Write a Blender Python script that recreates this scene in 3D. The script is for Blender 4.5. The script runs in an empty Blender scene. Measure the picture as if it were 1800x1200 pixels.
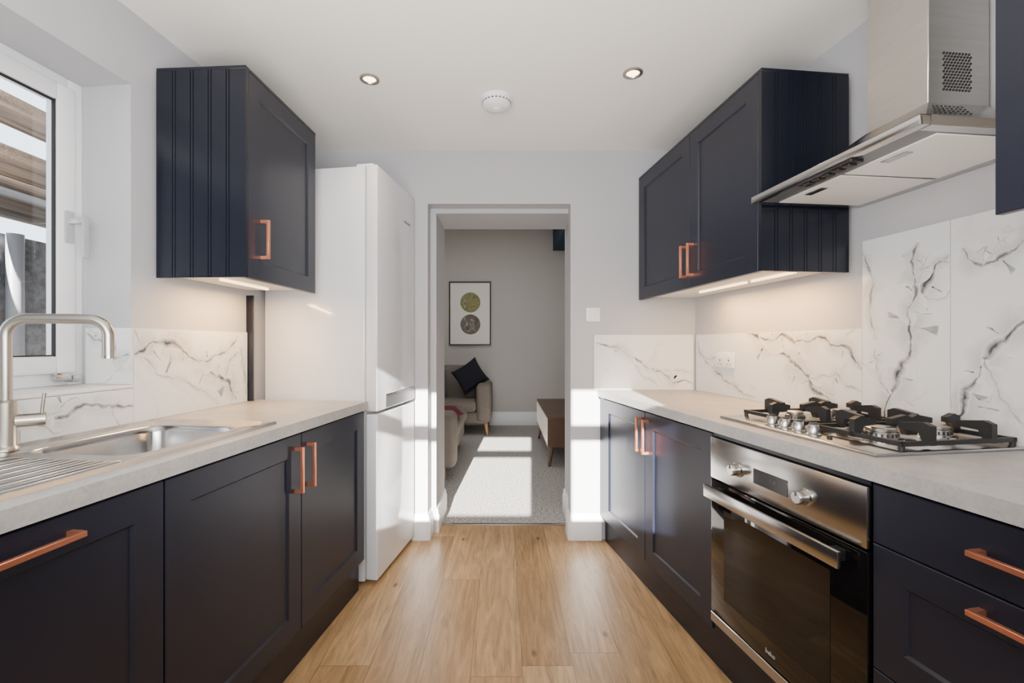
import bpy, bmesh, math, random
from mathutils import Vector, Matrix
random.seed(4)
SC = bpy.context.scene
C = SC.collection
PI = math.pi
V = Vector
LOC = {}

# ------------------------------------------------------------------ frames
class Frame:
    """a straight run of units: a = world Y on its front line, d = depth towards its wall"""
    def __init__(s, x0, Y0, slope, side):
        s.x0, s.Y0, s.k, s.side = x0, Y0, slope, side
        L = math.hypot(1, slope)
        s.t = V((-side*slope/L, 1/L, 0)); s.n = V((side/L, slope/L, 0))
    def fx(s, Y): return s.x0 + s.side*s.k*(s.Y0 - Y)
    def __call__(s, a, d, z): return V((s.fx(a), a, z)) + s.n*d
def WORLD(a, d, z): return V((a, d, z))
FL = Frame(-.660, 2.286, .123, -1)     # left base units
FR = Frame(.578, 2.8, .163, 1)         # right base units
WL = Frame(-1.26, 2.3, .10, -1)        # left wall surface
WR = Frame(1.18, 2.8, .135, 1)         # right wall surface
UL = Frame(-.937, 1.674, .06, -1)      # left wall unit
UR = Frame(.826, 2.8, .108, 1)         # right wall units
FH = Frame(.897, 1.65, .108, 1)        # hood
FF = Frame(-.624, 2.250, .15, -1)      # fridge
def dwall(F, W, a):
    d = .4
    for _ in range(30):
        p = F(a, d, 0)
        d += (W.fx(p.y) - p.x)/F.n.x
    return d

# ------------------------------------------------------------------ mesh builder
class MB:
    def __init__(s, F=WORLD): s.bm = bmesh.new(); s.F = F
    def hexa(s, pts, bev=0, seg=2):
        vs = [s.bm.verts.new(p) for p in pts]
        fs = [s.bm.faces.new([vs[i] for i in f]) for f in ((0,1,2,3),(4,5,6,7),(0,1,5,4),(1,2,6,5),(2,3,7,6),(3,0,4,7))]
        if bev:
            bmesh.ops.recalc_face_normals(s.bm, faces=fs)
            es = list({e for f in fs for e in f.edges})
            bmesh.ops.bevel(s.bm, geom=es, offset=bev, segments=seg, affect='EDGES', profile=.5, clamp_overlap=True)
        return s
    def box(s, a0, a1, d0, d1, z0, z1, bev=0, seg=2):
        F = s.F
        return s.hexa([F(a0,d0,z0),F(a1,d0,z0),F(a1,d1,z0),F(a0,d1,z0),F(a0,d0,z1),F(a1,d0,z1),F(a1,d1,z1),F(a0,d1,z1)], bev, seg)
    def prism(s, pts, vec):
        n = len(pts); a = [s.bm.verts.new(p) for p in pts]; b = [s.bm.verts.new(p+vec) for p in pts]
        s.bm.faces.new(a); s.bm.faces.new(b[::-1])
        for i in range(n): s.bm.faces.new((a[i], a[(i+1)%n], b[(i+1)%n], b[i]))
        return s
    def flat(s, ad, z0, z1): return s.prism([s.F(a,d,z0) for a,d in ad], V((0,0,z1-z0)))
    def rings(s, rs, cap0=True, cap1=True):
        R = [[s.bm.verts.new(p) for p in r] for r in rs]; n = len(R[0])
        for i in range(len(R)-1):
            for j in range(n): s.bm.faces.new((R[i][j], R[i][(j+1)%n], R[i+1][(j+1)%n], R[i+1][j]))
        if cap0: s.bm.faces.new(R[0])
        if cap1: s.bm.faces.new(R[-1][::-1])
        return s
    def lathe(s, c, prof, axis=V((0,0,1)), seg=28, cap0=True, cap1=True):
        axis = axis.normalized(); u = axis.orthogonal().normalized(); w = axis.cross(u)
        return s.rings([[c + axis*h + (u*math.cos(2*PI*j/seg) + w*math.sin(2*PI*j/seg))*r for j in range(seg)] for r, h in prof], cap0, cap1)
    def cyl(s, p0, p1, r0, r1=None, seg=20):
        ax = p1-p0
        return s.lathe(p0, [(r0,0),(r0 if r1 is None else r1, ax.length)], ax, seg)
    def tube(s, pts, r, seg=14):
        rs = []; n = len(pts); u = None
        for i in range(n):
            t = (pts[min(i+1,n-1)] - pts[max(i-1,0)]).normalized()
            if u is None: u = t.orthogonal().normalized()
            else: u = (u - t*u.dot(t)).normalized()
            w = t.cross(u)
            rs.append([pts[i] + (u*math.cos(2*PI*j/seg)+w*math.sin(2*PI*j/seg))*r for j in range(seg)])
        return s.rings(rs)
    def bar(s, p0, p1, w, h, up=V((0,0,1))):
        t = (p1-p0).normalized(); sd = t.cross(up)
        if sd.length < 1e-4: sd = t.cross(V((0,1,0)))
        sd.normalize(); u = sd.cross(t)
        q = [(-1,-1),(1,-1),(1,1),(-1,1)]
        return s.rings([[p + sd*x*w/2 + u*y*h/2 for x,y in q] for p in (p0,p1)])
    def panel(s, a0, a1, z0, z1, d, th=.02, fr=.075, rec=.007):
        """shaker front: slab whose centre is sunk behind a frame"""
        F = s.F
        def R(i, dd): return [F(a0+i,dd,z0+i), F(a1-i,dd,z0+i), F(a1-i,dd,z1-i), F(a0+i,dd,z1-i)]
        if fr: return s.rings([R(0,d+th), R(0,d+.002), R(.002,d), R(fr,d), R(fr+.006,d+rec), R(fr+.010,d+rec)])
        return s.rings([R(0,d+th), R(0,d+.002), R(.002,d)])

def obj(name, mb, mat, parent=None, ang=38, **props):
    bm = mb.bm
    bmesh.ops.recalc_face_normals(bm, faces=bm.faces[:])
    if parent is not None: off = LOC[parent]
    else:
        xs=[v.co.x for v in bm.verts]; ys=[v.co.y for v in bm.verts]; zs=[v.co.z for v in bm.verts]
        off = V(((min(xs)+max(xs))/2, (min(ys)+max(ys))/2, min(zs)))
    for v in bm.verts: v.co -= off
    me = bpy.data.meshes.new(name); bm.to_mesh(me); bm.free()
    for p in me.polygons: p.use_smooth = True
    me.set_sharp_from_angle(angle=math.radians(ang))
    me.materials.append(mat)
    o = bpy.data.objects.new(name, me); C.objects.link(o)
    if parent is not None: o.parent = parent
    else: o.location = off
    LOC[o] = off
    for k, v in props.items(): o[k] = v
    return o
def struct(name, mb, mat): return obj(name, mb, mat, kind='structure')
def single(name, mb, mat, label, cat, group=None):
    o = obj(name, mb, mat, label=label, category=cat)
    if group: o['group'] = group
    return o
def thing(name, label, cat, loc, group=None, kind=None):
    o = bpy.data.objects.new(name, None); o.empty_display_size = .05; C.objects.link(o); o.location = loc
    LOC[o] = V(loc)
    if kind: o['kind'] = kind
    else: o['label'] = label; o['category'] = cat
    if group: o['group'] = group
    return o

# ------------------------------------------------------------------ materials
def newmat(name):
    m = bpy.data.materials.new(name); m.use_nodes = True
    nt = m.node_tree; b = nt.nodes['Principled BSDF']
    return m, nt, b
def N(nt, t, **kw):
    n = nt.nodes.new(t)
    for k, v in kw.items():
        if k in n.inputs: n.inputs[k].default_value = v
        else: setattr(n, k, v)
    return n
def mat(name, col, rough=.5, metal=0, var=.05, scale=8, bump=0, bscale=200, spec=.5, coat=0, stretch=None):
    m, nt, b = newmat(name)
    g = N(nt,'ShaderNodeNewGeometry'); no = N(nt,'ShaderNodeTexNoise', Scale=scale, Detail=5)
    src = g.outputs['Position']
    if stretch:
        mp = N(nt,'ShaderNodeMapping'); mp.inputs['Scale'].default_value = stretch; nt.links.new(src, mp.inputs['Vector']); src = mp.outputs[0]
    nt.links.new(src, no.inputs['Vector'])
    mx = N(nt,'ShaderNodeMix', data_type='RGBA')
    mx.inputs[6].default_value = tuple(c*(1-var) for c in col)+(1,); mx.inputs[7].default_value = tuple(min(1,c*(1+var)) for c in col)+(1,)
    f = no.outputs['Fac']
    if var > .3:
        mr = N(nt,'ShaderNodeMapRange'); mr.inputs['From Min'].default_value=.35; mr.inputs['From Max'].default_value=.65; nt.links.new(f, mr.inputs['Value']); f = mr.outputs[0]
    nt.links.new(f, mx.inputs[0]); nt.links.new(mx.outputs[2], b.inputs['Base Color'])
    b.inputs['Roughness'].default_value = rough; b.inputs['Metallic'].default_value = metal
    b.inputs['Specular IOR Level'].default_value = spec; b.inputs['Coat Weight'].default_value = coat
    if bump:
        n2 = N(nt,'ShaderNodeTexNoise', Scale=bscale, Detail=3); nt.links.new(g.outputs['Position'], n2.inputs['Vector'])
        bp = N(nt,'ShaderNodeBump', Strength=bump, Distance=.01)
        nt.links.new(n2.outputs['Fac'], bp.inputs['Height']); nt.links.new(bp.outputs['Normal'], b.inputs['Normal'])
    return m
WALL = mat('wall_paint', (.455,.46,.49), .75, var=.01, scale=3)
LWALL = mat('living_wall_paint', (.50,.485,.47), .8, var=.01, scale=3)
CEIL = mat('ceiling_paint', (.92,.90,.865), .85, var=.01, scale=3)
TRIM = mat('white_gloss_paint', (.78,.78,.81), .35, var=.01)
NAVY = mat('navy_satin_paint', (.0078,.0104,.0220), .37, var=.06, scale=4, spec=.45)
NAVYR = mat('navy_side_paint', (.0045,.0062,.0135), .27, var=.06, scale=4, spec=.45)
COPPER = mat('brushed_copper', (.80,.31,.19), .33, .85, var=.05, scale=40)
WHITEM = mat('white_melamine', (.80,.77,.72), .45, var=.01)
UPVC = mat('white_upvc', (.84,.85,.88), .28, var=.01)
APPL = mat('white_appliance', (.66,.675,.72), .14, var=.01, coat=.3)
STEEL = mat('brushed_steel', (.50,.49,.475), .21, 1, var=.10, scale=6, stretch=(1,1,14))
SATIN = mat('satin_nickel', (.46,.43,.39), .32, 1, var=.05, scale=30)
SINKM = mat('sink_steel', (.50,.50,.505), .20, 1, var=.06, scale=20)
IRON = mat('black_cast_iron', (.012,.012,.013), .5, var=.2, scale=60)
BLACK = mat('black_plastic', (.012,.012,.013), .35, var=.1)
GASKET = mat('black_gasket', (.01,.01,.01), .6)
OVENGL = mat('black_oven_glass', (.004,.0035,.0035), .04, var=.1, coat=.2)
OVENIN = mat('brown_oven_window', (.006,.0045,.0035), .05, var=.3, scale=3, spec=.4)
FILTER = mat('hood_filter_mesh', (.80,.79,.775), .5, 0, var=.04, scale=150)
GREYPL = mat('grey_plastic', (.10,.105,.11), .3)
BLUEW = mat('dark_blue_paint', (.012,.035,.075), .7)
SOFA = mat('taupe_velvet', (.185,.16,.14), .85, var=.15, scale=18, bump=.15, bscale=300)
NAVYC = mat('navy_cushion', (.008,.009,.018), .9, var=.2, scale=30, bump=.2)
WINE = mat('burgundy_throw', (.10,.012,.022), .9, var=.2, scale=30)
GREYC = mat('grey_cushion_cloth', (.10,.10,.11), .9, var=.2, scale=30)
WALNUT = mat('walnut', (.085,.042,.025), .4, var=.25, scale=14)
FRAMEB = mat('dark_brown_frame', (.035,.020,.013), .45, var=.2, scale=20)
OAKLEG = mat('light_oak_leg', (.48,.27,.12), .5, var=.15, scale=20)
PAPER = mat('white_paper', (.82,.81,.78), .7, var=.01)
CREAM = mat('cream_lacquer', (.88,.86,.82), .4, var=.02)
SCAFW = mat('weathered_boards', (.085,.058,.038), .85, var=.7, scale=1, stretch=(30,1.2,30), bump=.3, bscale=40)
SCAFS = mat('galvanised_tube', (.045,.047,.05), .5, .2, var=.3, scale=15)
RENDER = mat('grey_render_wall', (.15,.155,.165), .9, var=.35, scale=22, bump=.8, bscale=45)
def emis(name, col, st, base=None):
    m, nt, b = newmat(name)
    b.inputs['Base Color'].default_value = (base or col)+(1,); b.inputs['Emission Color'].default_value = col+(1,); b.inputs['Emission Strength'].default_value = st
    return m
LED = emis('led_strip', (1,.68,.34), 4.5)
BULB = emis('downlight_bulb', (1,.72,.40), 9)
DIGIT = emis('display_digits', (.6,.75,.85), .10, (.03,.03,.03))

def mk_worktop():
    m, nt, b = newmat('concrete_laminate')
    g = N(nt,'ShaderNodeNewGeometry')
    n1 = N(nt,'ShaderNodeTexNoise', Scale=7, Detail=9, Roughness=.7); n2 = N(nt,'ShaderNodeTexNoise', Scale=110, Detail=4)
    for n in (n1,n2): nt.links.new(g.outputs['Position'], n.inputs['Vector'])
    add = N(nt,'ShaderNodeMath', operation='MULTIPLY_ADD'); add.inputs[1].default_value=.5
    nt.links.new(n2.outputs['Fac'], add.inputs[0]); nt.links.new(n1.outputs['Fac'], add.inputs[2])
    r = N(nt,'ShaderNodeValToRGB'); r.color_ramp.elements[0].position=.55; r.color_ramp.elements[1].position=.95
    r.color_ramp.elements[0].color=(.305,.30,.30,1); r.color_ramp.elements[1].color=(.44,.43,.425,1)
    nt.links.new(add.outputs[0], r.inputs[0]); nt.links.new(r.outputs[0], b.inputs['Base Color']); b.inputs['Roughness'].default_value=.36
    return m
WORKTOP = mk_worktop()
def M2(nt, op, a, bb=None):
    n = N(nt,'ShaderNodeMath', operation=op)
    for i, x in enumerate((a,bb)):
        if x is None: continue
        if isinstance(x,(int,float)): n.inputs[i].default_value=x
        else: nt.links.new(x, n.inputs[i])
    return n.outputs[0]
def mk_marble():
    """white marble: bold veins carried by a 'vein' vertex attribute, plus faint procedural ones"""
    m, nt, b = newmat('veined_marble'); L = nt.links.new
    g = N(nt,'ShaderNodeNewGeometry'); P=g.outputs['Position']
    def warp(scale, amp, src):
        n = N(nt,'ShaderNodeTexNoise', Scale=scale, Detail=3, Roughness=.6); L(P, n.inputs['Vector'])
        s = N(nt,'ShaderNodeVectorMath', operation='SUBTRACT'); s.inputs[1].default_value=(.5,.5,.5); L(n.outputs['Color'], s.inputs[0])
        k = N(nt,'ShaderNodeVectorMath', operation='SCALE'); k.inputs['Scale'].default_value=amp; L(s.outputs[0], k.inputs[0])
        a = N(nt,'ShaderNodeVectorMath', operation='ADD'); L(src,a.inputs[0]); L(k.outputs[0],a.inputs[1])
        return a.outputs[0]
    PW = warp(5, .16, P); PW = warp(22, .04, PW)
    def field(loc, sc, rot, lvl):
        mp = N(nt,'ShaderNodeMapping'); mp.inputs['Location'].default_value=loc; mp.inputs['Rotation'].default_value=rot; mp.inputs['Scale'].default_value=sc
        L(PW, mp.inputs['Vector'])
        n = N(nt,'ShaderNodeTexNoise', Scale=1.0, Detail=1.0, Roughness=.4); L(mp.outputs[0], n.inputs['Vector'])
        return M2(nt,'ABSOLUTE', M2(nt,'SUBTRACT', n.outputs['Fac'], lvl))
    def line(f, w):
        r = N(nt,'ShaderNodeMapRange'); r.inputs['From Min'].default_value=0; r.inputs['To Min'].default_value=1; r.inputs['To Max'].default_value=0; r.inputs['From Max'].default_value=w
        L(f, r.inputs['Value']); return r.outputs[0]
    def nz(scale, lo, hi, t0, t1, loc):
        mp = N(nt,'ShaderNodeMapping'); mp.inputs['Location'].default_value=loc; L(P, mp.inputs['Vector'])
        n = N(nt,'ShaderNodeTexNoise', Scale=scale, Detail=5); L(mp.outputs[0], n.inputs['Vector'])
        r = N(nt,'ShaderNodeMapRange'); r.inputs['From Min'].default_value=lo; r.inputs['From Max'].default_value=hi; r.inputs['To Min'].default_value=t0; r.inputs['To Max'].default_value=t1
        L(n.outputs['Fac'], r.inputs['Value']); return r.outputs[0]
    fB = field((7.1,3.4,5.2),(2.4,2.6,1.5),(.9,.2,0),.47); fC = field((4.1,9.4,1.2),(4.5,5.0,2.8),(.5,.2,.3),.5)
    bb = M2(nt,'MULTIPLY', line(fB,.012), nz(2.6,.42,.58,.0,.20,(2,6,0)))
    c3 = M2(nt,'MULTIPLY', line(fC,.010), nz(3,.48,.60,0,.16,(5,5,0)))
    at = N(nt,'ShaderNodeAttribute', attribute_name='vein')
    va = M2(nt,'MULTIPLY', at.outputs['Fac'], nz(26,.30,.58,.50,1.12,(1,1,1)))
    v = M2(nt,'MINIMUM', M2(nt,'MAXIMUM', M2(nt,'MAXIMUM',va,bb), c3), 1.0)
    c = N(nt,'ShaderNodeMix', data_type='RGBA'); c.inputs[6].default_value=(.75,.76,.775,1); c.inputs[7].default_value=(.05,.05,.062,1)
    L(v, c.inputs[0]); L(c.outputs[2], b.inputs['Base Color']); b.inputs['Roughness'].default_value=.22
    return m
MARBLE = mk_marble()
def mk_floor():
    m, nt, b = newmat('oak_planks'); L = nt.links.new
    g = N(nt,'ShaderNodeNewGeometry'); sp = N(nt,'ShaderNodeSeparateXYZ'); L(g.outputs['Position'], sp.inputs[0])
    w_, l_ = .190, 1.38
    x = M2(nt,'DIVIDE', M2(nt,'ADD', sp.outputs[0], 5.06), w_); row=M2(nt,'FLOOR',x); fx=M2(nt,'FRACT',x)
    wn = N(nt,'ShaderNodeTexWhiteNoise', noise_dimensions='1D'); L(row, wn.inputs['W'])
    y = M2(nt,'ADD', M2(nt,'DIVIDE', M2(nt,'ADD', sp.outputs[1], 9.0), l_), wn.outputs['Value']); col=M2(nt,'FLOOR',y); fy=M2(nt,'FRACT',y)
    cb = N(nt,'ShaderNodeCombineXYZ'); L(row,cb.inputs[0]); L(col,cb.inputs[1])
    w2 = N(nt,'ShaderNodeTexWhiteNoise', noise_dimensions='2D'); L(cb.outputs[0], w2.inputs['Vector'])
    base = N(nt,'ShaderNodeMix', data_type='RGBA'); base.inputs[6].default_value=(.315,.190,.088,1); base.inputs[7].default_value=(.46,.300,.155,1); L(w2.outputs['Value'], base.inputs[0])
    cg = N(nt,'ShaderNodeCombineXYZ'); L(M2(nt,'MULTIPLY',sp.outputs[0],20),cg.inputs[0]); L(M2(nt,'MULTIPLY',sp.outputs[1],1.7),cg.inputs[1]); L(M2(nt,'MULTIPLY',w2.outputs['Value'],37),cg.inputs[2])
    n = N(nt,'ShaderNodeTexNoise', Scale=1.5, Detail=9, Roughness=.70, Distortion=1.5); L(cg.outputs[0], n.inputs['Vector'])
    r = N(nt,'ShaderNodeMapRange'); r.inputs['From Min'].default_value=.30; r.inputs['From Max'].default_value=.70; r.inputs['To Min'].default_value=.50; r.inputs['To Max'].default_value=1.34; L(n.outputs['Fac'], r.inputs['Value'])
    ck = N(nt,'ShaderNodeCombineXYZ'); L(M2(nt,'MULTIPLY',sp.outputs[0],4.2),ck.inputs[0]); L(M2(nt,'MULTIPLY',sp.outputs[1],2.2),ck.inputs[1])
    vo = N(nt,'ShaderNodeTexVoronoi', Scale=1.5); L(ck.outputs[0], vo.inputs['Vector'])
    kr = N(nt,'ShaderNodeMapRange'); kr.inputs['From Min'].default_value=.02; kr.inputs['From Max'].default_value=.10; kr.inputs['To Min'].default_value=.25; kr.inputs['To Max'].default_value=1; L(vo.outputs['Distance'], kr.inputs['Value'])
    ex = M2(nt,'MULTIPLY', M2(nt,'MINIMUM', fx, M2(nt,'SUBTRACT',1.0,fx)), w_); ey = M2(nt,'MULTIPLY', M2(nt,'MINIMUM', fy, M2(nt,'SUBTRACT',1.0,fy)), l_)
    ed = N(nt,'ShaderNodeMapRange'); ed.inputs['From Min'].default_value=.0007; ed.inputs['From Max'].default_value=.0020; ed.inputs['To Min'].default_value=.52; ed.inputs['To Max'].default_value=1; L(M2(nt,'MINIMUM',ex,ey), ed.inputs['Value'])
    f = M2(nt,'MULTIPLY', M2(nt,'MULTIPLY', r.outputs[0], kr.outputs[0]), ed.outputs[0])
    mx = N(nt,'ShaderNodeMix', data_type='RGBA', blend_type='MULTIPLY'); mx.inputs[0].default_value=1
    L(base.outputs[2], mx.inputs[6]); L(f, mx.inputs[7]); L(mx.outputs[2], b.inputs['Base Color'])
    b.inputs['Roughness'].default_value=.38; b.inputs['Specular IOR Level'].default_value=.38
    return m
OAK = mk_floor()
CARPET = mat('grey_carpet', (.43,.415,.40), .95, var=.5, scale=70, bump=.6, bscale=350)
def mk_glass():
    m = bpy.data.materials.new('window_glass'); m.use_nodes=True; nt=m.node_tree; nt.nodes.clear()
    o=N(nt,'ShaderNodeOutputMaterial'); t=N(nt,'ShaderNodeBsdfTransparent'); gl=N(nt,'ShaderNodeBsdfGlossy', Roughness=.02); f=N(nt,'ShaderNodeFresnel', IOR=1.35); mx=N(nt,'ShaderNodeMixShader')
    nt.links.new(f.outputs[0],mx.inputs[0]); nt.links.new(t.outputs[0],mx.inputs[1]); nt.links.new(gl.outputs[0],mx.inputs[2]); nt.links.new(mx.outputs[0],o.inputs[0])
    return m
GLASS = mk_glass()
def mk_print(name, cols, sc, seed):
    m, nt, b = newmat(name)
    g = N(nt,'ShaderNodeNewGeometry'); mp = N(nt,'ShaderNodeMapping'); mp.inputs['Location'].default_value=(seed,0,seed*.7)
    nt.links.new(g.outputs['Position'], mp.inputs['Vector'])
    n = N(nt,'ShaderNodeTexNoise', Scale=sc, Detail=8, Roughness=.7, Distortion=1.5); nt.links.new(mp.outputs[0], n.inputs['Vector'])
    r = N(nt,'ShaderNodeValToRGB'); e = r.color_ramp.elements
    e[0].position=.34; e[0].color=cols[0]+(1,); e[1].position=.66; e[1].color=cols[-1]+(1,)
    for i, c in enumerate(cols[1:-1]): x=e.new(.34+.32*(i+1)/(len(cols)-1)); x.color=c+(1,)
    nt.links.new(n.outputs['Fac'], r.inputs[0]); nt.links.new(r.outputs[0], b.inputs['Base Color']); b.inputs['Roughness'].default_value=.7
    return m
PRINTA = mk_print('green_round_print', [(.03,.05,.02),(.12,.17,.05),(.36,.30,.12),(.10,.14,.12),(.6,.58,.5)], 11, 2.1)
PRINTB = mk_print('violet_round_print', [(.03,.03,.03),(.18,.10,.16),(.12,.17,.06),(.28,.20,.27),(.5,.5,.42)], 11, 7.3)

# ------------------------------------------------------------------ room shell
CH = 2.39
LX = -2.40
struct('floor', MB().box(-2.0,2.1,-1.9,3.03,-.06,0), OAK)
struct('floor', MB().box(LX,1.15,3.03,6.95,-.06,0), CARPET)
struct('trim_1', MB().box(-.43,.445,3.015,3.045,0,.006,.002), SATIN)
struct('ceiling', MB().box(-2.0,2.1,-1.9,2.8,CH,CH+.06), CEIL)
struct('ceiling', MB().box(LX,1.15,3.3,6.95,3.0,3.06), CEIL)
# left wall with the window opening
oY0, oY1, oz0, oz1 = .50, 1.622, 1.045, 2.127
wl = MB(WL)
wl.box(-1.8,oY0,0,.30,0,CH); wl.box(oY1,2.83,0,.30,0,CH); wl.box(oY0,oY1,0,.30,0,oz0); wl.box(oY0,oY1,0,.30,oz1,CH)
struct('wall_left', wl, WALL)
struct('wall_right', MB(WR).box(-1.8,2.83,0,.25,0,CH), WALL)
# wall with doorway: two layers, the rear one a little narrower; a shallow niche behind the fridge
wb = MB()
wb.box(LX,-1.30,2.8,2.9,0,3.06); wb.box(-1.30,-.595,2.8,2.9,2.115,3.06); wb.box(-.595,-.4655,2.8,2.9,0,3.06)
wb.box(.413,1.75,2.8,2.9,0,3.06); wb.box(-.4655,.413,2.8,2.9,2.064,3.06)
wb.box(LX,-.428,2.9,3.3,0,3.06); wb.box(.445,1.75,2.9,3.3,0,3.06); wb.box(-.428,.445,2.9,3.3,2.034,3.06)
struct('wall_back', wb, WALL)
# wall behind the viewer with a window that lets the low sun in
wf = MB(); yA, yB = -1.75, -1.6
ax0,ax1,bx0,bx1,wz0,wz1 = -.86,-.10,.15,.52,1.44,2.28
wf.box(-2.0,2.1,yA,yB,0,wz0); wf.box(-2.0,2.1,yA,yB,wz1,CH+.06); wf.box(-2.0,ax0,yA,yB,wz0,wz1); wf.box(ax1,bx0,yA,yB,wz0,wz1); wf.box(bx1,2.1,yA,yB,wz0,wz1)
struct('wall_front', wf, WALL)
struct('window_2', MB().box(ax0,ax1,yA+.04,yB-.04,1.956,2.037).box(bx0,bx1,yA+.04,yB-.04,1.956,2.037), UPVC)
# living room beyond
struct('wall_far', MB().box(LX,1.15,6.76,6.95,0,3.06), LWALL)
struct('wall_living_left', MB().box(LX,LX+.12,3.3,6.76,0,3.0), LWALL)
struct('wall_living_right', MB().box(1.0,1.15,3.3,6.76,0,3.0), LWALL)
struct('wall_bulkhead', MB().box(.735,1.0,4.0,6.76,2.59,3.0), BLUEW)
def skirting(name, p0, p1, nrm, h=.16):
    prof = [(0,0),(.018,0),(.018,h-.045),(.012,h-.035),(.012,h-.018),(.006,h-.004),(0,h)]
    m = MB(); q = [V((p0[0],p0[1],0)) + V((nrm[0],nrm[1],0))*x + V((0,0,z)) for x,z in prof]
    m.prism(q, V((p1[0]-p0[0],p1[1]-p0[1],0)))
    struct(name, m, TRIM)
skirting('baseboard_back_left', (-.56,2.8),(-.4655,2.8),(0,-1))
skirting('baseboard_back_right', (.413,2.8),(.60,2.8),(0,-1))
skirting('baseboard_doorway_left', (-.4655,2.785),(-.4655,2.9),(1,0))
skirting('baseboard_doorway_left', (-.428,2.9),(-.428,3.3),(1,0))
skirting('baseboard_doorway_right', (.413,2.785),(.413,2.9),(-1,0))
skirting('baseboard_doorway_right', (.445,2.9),(.445,3.3),(-1,0))
skirting('baseboard_far', (LX+.12,6.76),(1.0,6.76),(0,-1), .20)
# window in the left wall
w = thing('window_1','', '', WL((oY0+oY1)/2,.2,oz0), kind='structure')
def ringbox(F,a0,a1,z0,z1,wd,d0,d1,bev=.004):
    m = MB(F)
    m.box(a0,a0+wd,d0,d1,z0,z1,bev); m.box(a1-wd,a1,d0,d1,z0,z1,bev); m.box(a0+wd,a1-wd,d0,d1,z0,z0+wd,bev); m.box(a0+wd,a1-wd,d0,d1,z1-wd,z1,bev)
    return m
sill = .013
obj('window_sill', MB(WL).box(oY0,oY1,-.012,.25,oz0,oz0+sill,.003), TRIM, w)
z0,z1 = oz0+sill, oz1
obj('window_frame', ringbox(WL,oY0,oY1,z0,z1,.050,.19,.26), UPVC, w)
sa = obj('sash', ringbox(WL,oY0+.038,oY1-.038,z0+.042,z1-.038,.060,.172,.222,.008), UPVC, w)
obj('gasket', ringbox(WL,oY0+.096,oY1-.096,z0+.100,z1-.096,.006,.180,.192,0), GASKET, sa)
obj('pane', MB(WL).box(oY0+.096,oY1-.096,.193,.197,z0+.100,z1-.096), GLASS, sa)
hd = MB(WL); hy = oY1-.066
hd.box(hy-.014,hy+.014,.160,.173,1.55,1.66,.004); hd.box(hy-.009,hy+.009,.108,.162,1.614,1.634,.004); hd.box(hy-.010,hy+.010,.099,.111,1.495,1.64,.005)
obj('handle', hd, mat('silver_handle',(.50,.51,.54),.3,.35), sa, label='silver lever handle')
obj('hinge', MB(WL).box(oY1-.12,oY1-.07,.150,.172,z0+.018,z0+.046,.004).box(oY1-.065,oY1-.035,.155,.19,z0+.012,z0+.036,.003), STEEL, w)

# ------------------------------------------------------------------ outside the window
struct('ground', MB().box(-7,-2.42,-1.0,9,-.06,0), RENDER)
struct('wall_outside', MB().box(-3.6,-3.3,1.0,8.0,0,1.93), RENDER)
t = thing('scaffold','galvanised scaffold with weathered timber boards outside the window','scaffold',V((-2.8,3,0)))
obj('guard_board', MB().box(-2.64,-2.60,.9,5.5,2.36,2.52,.004), SCAFW, t)
obj('toe_board', MB().box(-2.70,-2.66,.9,5.5,2.10,2.27,.004), SCAFW, t)
pb = MB()
for i in range(3): pb.box(-3.28+i*.235,-3.05+i*.235,.9,5.5,2.03,2.07,.003)
obj('platform', pb, SCAFW, t)
obj('ledger', MB().cyl(V((-2.56,.9,1.99)),V((-2.56,5.5,1.96)),.024), SCAFS, t)
for yy in (1.1,5.3): obj('upright', MB().cyl(V((-2.505,yy,0)),V((-2.505,yy,3.4)),.024), SCAFS, t)
single('downpipe', MB().cyl(V((-3.24,3.02,0)),V((-3.24,3.02,1.93)),.045), mat('white_pipe',(.28,.29,.31),.4), 'pale rainwater pipe on the grey wall outside the window', 'pipe')

# ------------------------------------------------------------------ handles and cabinets
def handle(F, door, d, a=None, z=None, L=.165, vert=True, label='copper bar handle'):
    m = MB(F); t=.006; so=.034
    if vert:
        m.box(a-t,a+t,d-so,d-so+.011,z-L/2,z+L/2,.0015,1)
        for zz in (z-L/2+.006, z+L/2-.006): m.box(a-t,a+t,d-so+.010,d+.001,zz-.006,zz+.006)
    else:
        m.box(a-L/2,a+L/2,d-so,d-so+.011,z-t,z+t,.0015,1)
        for aa in (a-L/2+.006, a+L/2-.006): m.box(aa-.006,aa+.006,d-so+.010,d+.001,z-t,z+t)
    return obj('handle', m, COPPER, door, label=label)
def carcass(F, a0, a1, d0, d1, z0, z1, top=False, t=.018):
    m = MB(F)
    m.box(a0,a0+t,d0,d1,z0,z1); m.box(a1-t,a1,d0,d1,z0,z1); m.box(a0+t,a1-t,d0,d1,z0,z0+t); m.box(a0+t,a1-t,d1-t,d1,z0+t,z1)
    if top: m.box(a0+t,a1-t,d0,d1-t,z1-t,z1)
    return m
DF = .012
PZ = .15
def base_cab(F, a0, a1, label, fronts, depth=.50, side_mat=NAVY):
    t = thing('base_cabinet', label, 'cabinet', F((a0+a1)/2, .25, PZ))
    obj('body', carcass(F,a0+.001,a1-.001,DF+.021,depth,PZ,.878), side_mat, t)
    for kind, y0, y1, q0, q1, fr, hp in fronts:
        d = obj(kind, MB(F).panel(y0+.0015,y1-.0015,q0,q1,DF,.02,fr), NAVY, t)
        if hp: handle(F, d, DF, **hp)
    return t
single_front = [('door',.49,1.097,PZ,.872,.075,dict(a=.79,z=.832,L=.20,vert=False))]
base_cab(FL,.49,1.097,'dark navy single-front base unit with horizontal copper handle below the sink drainer',single_front)
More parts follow.
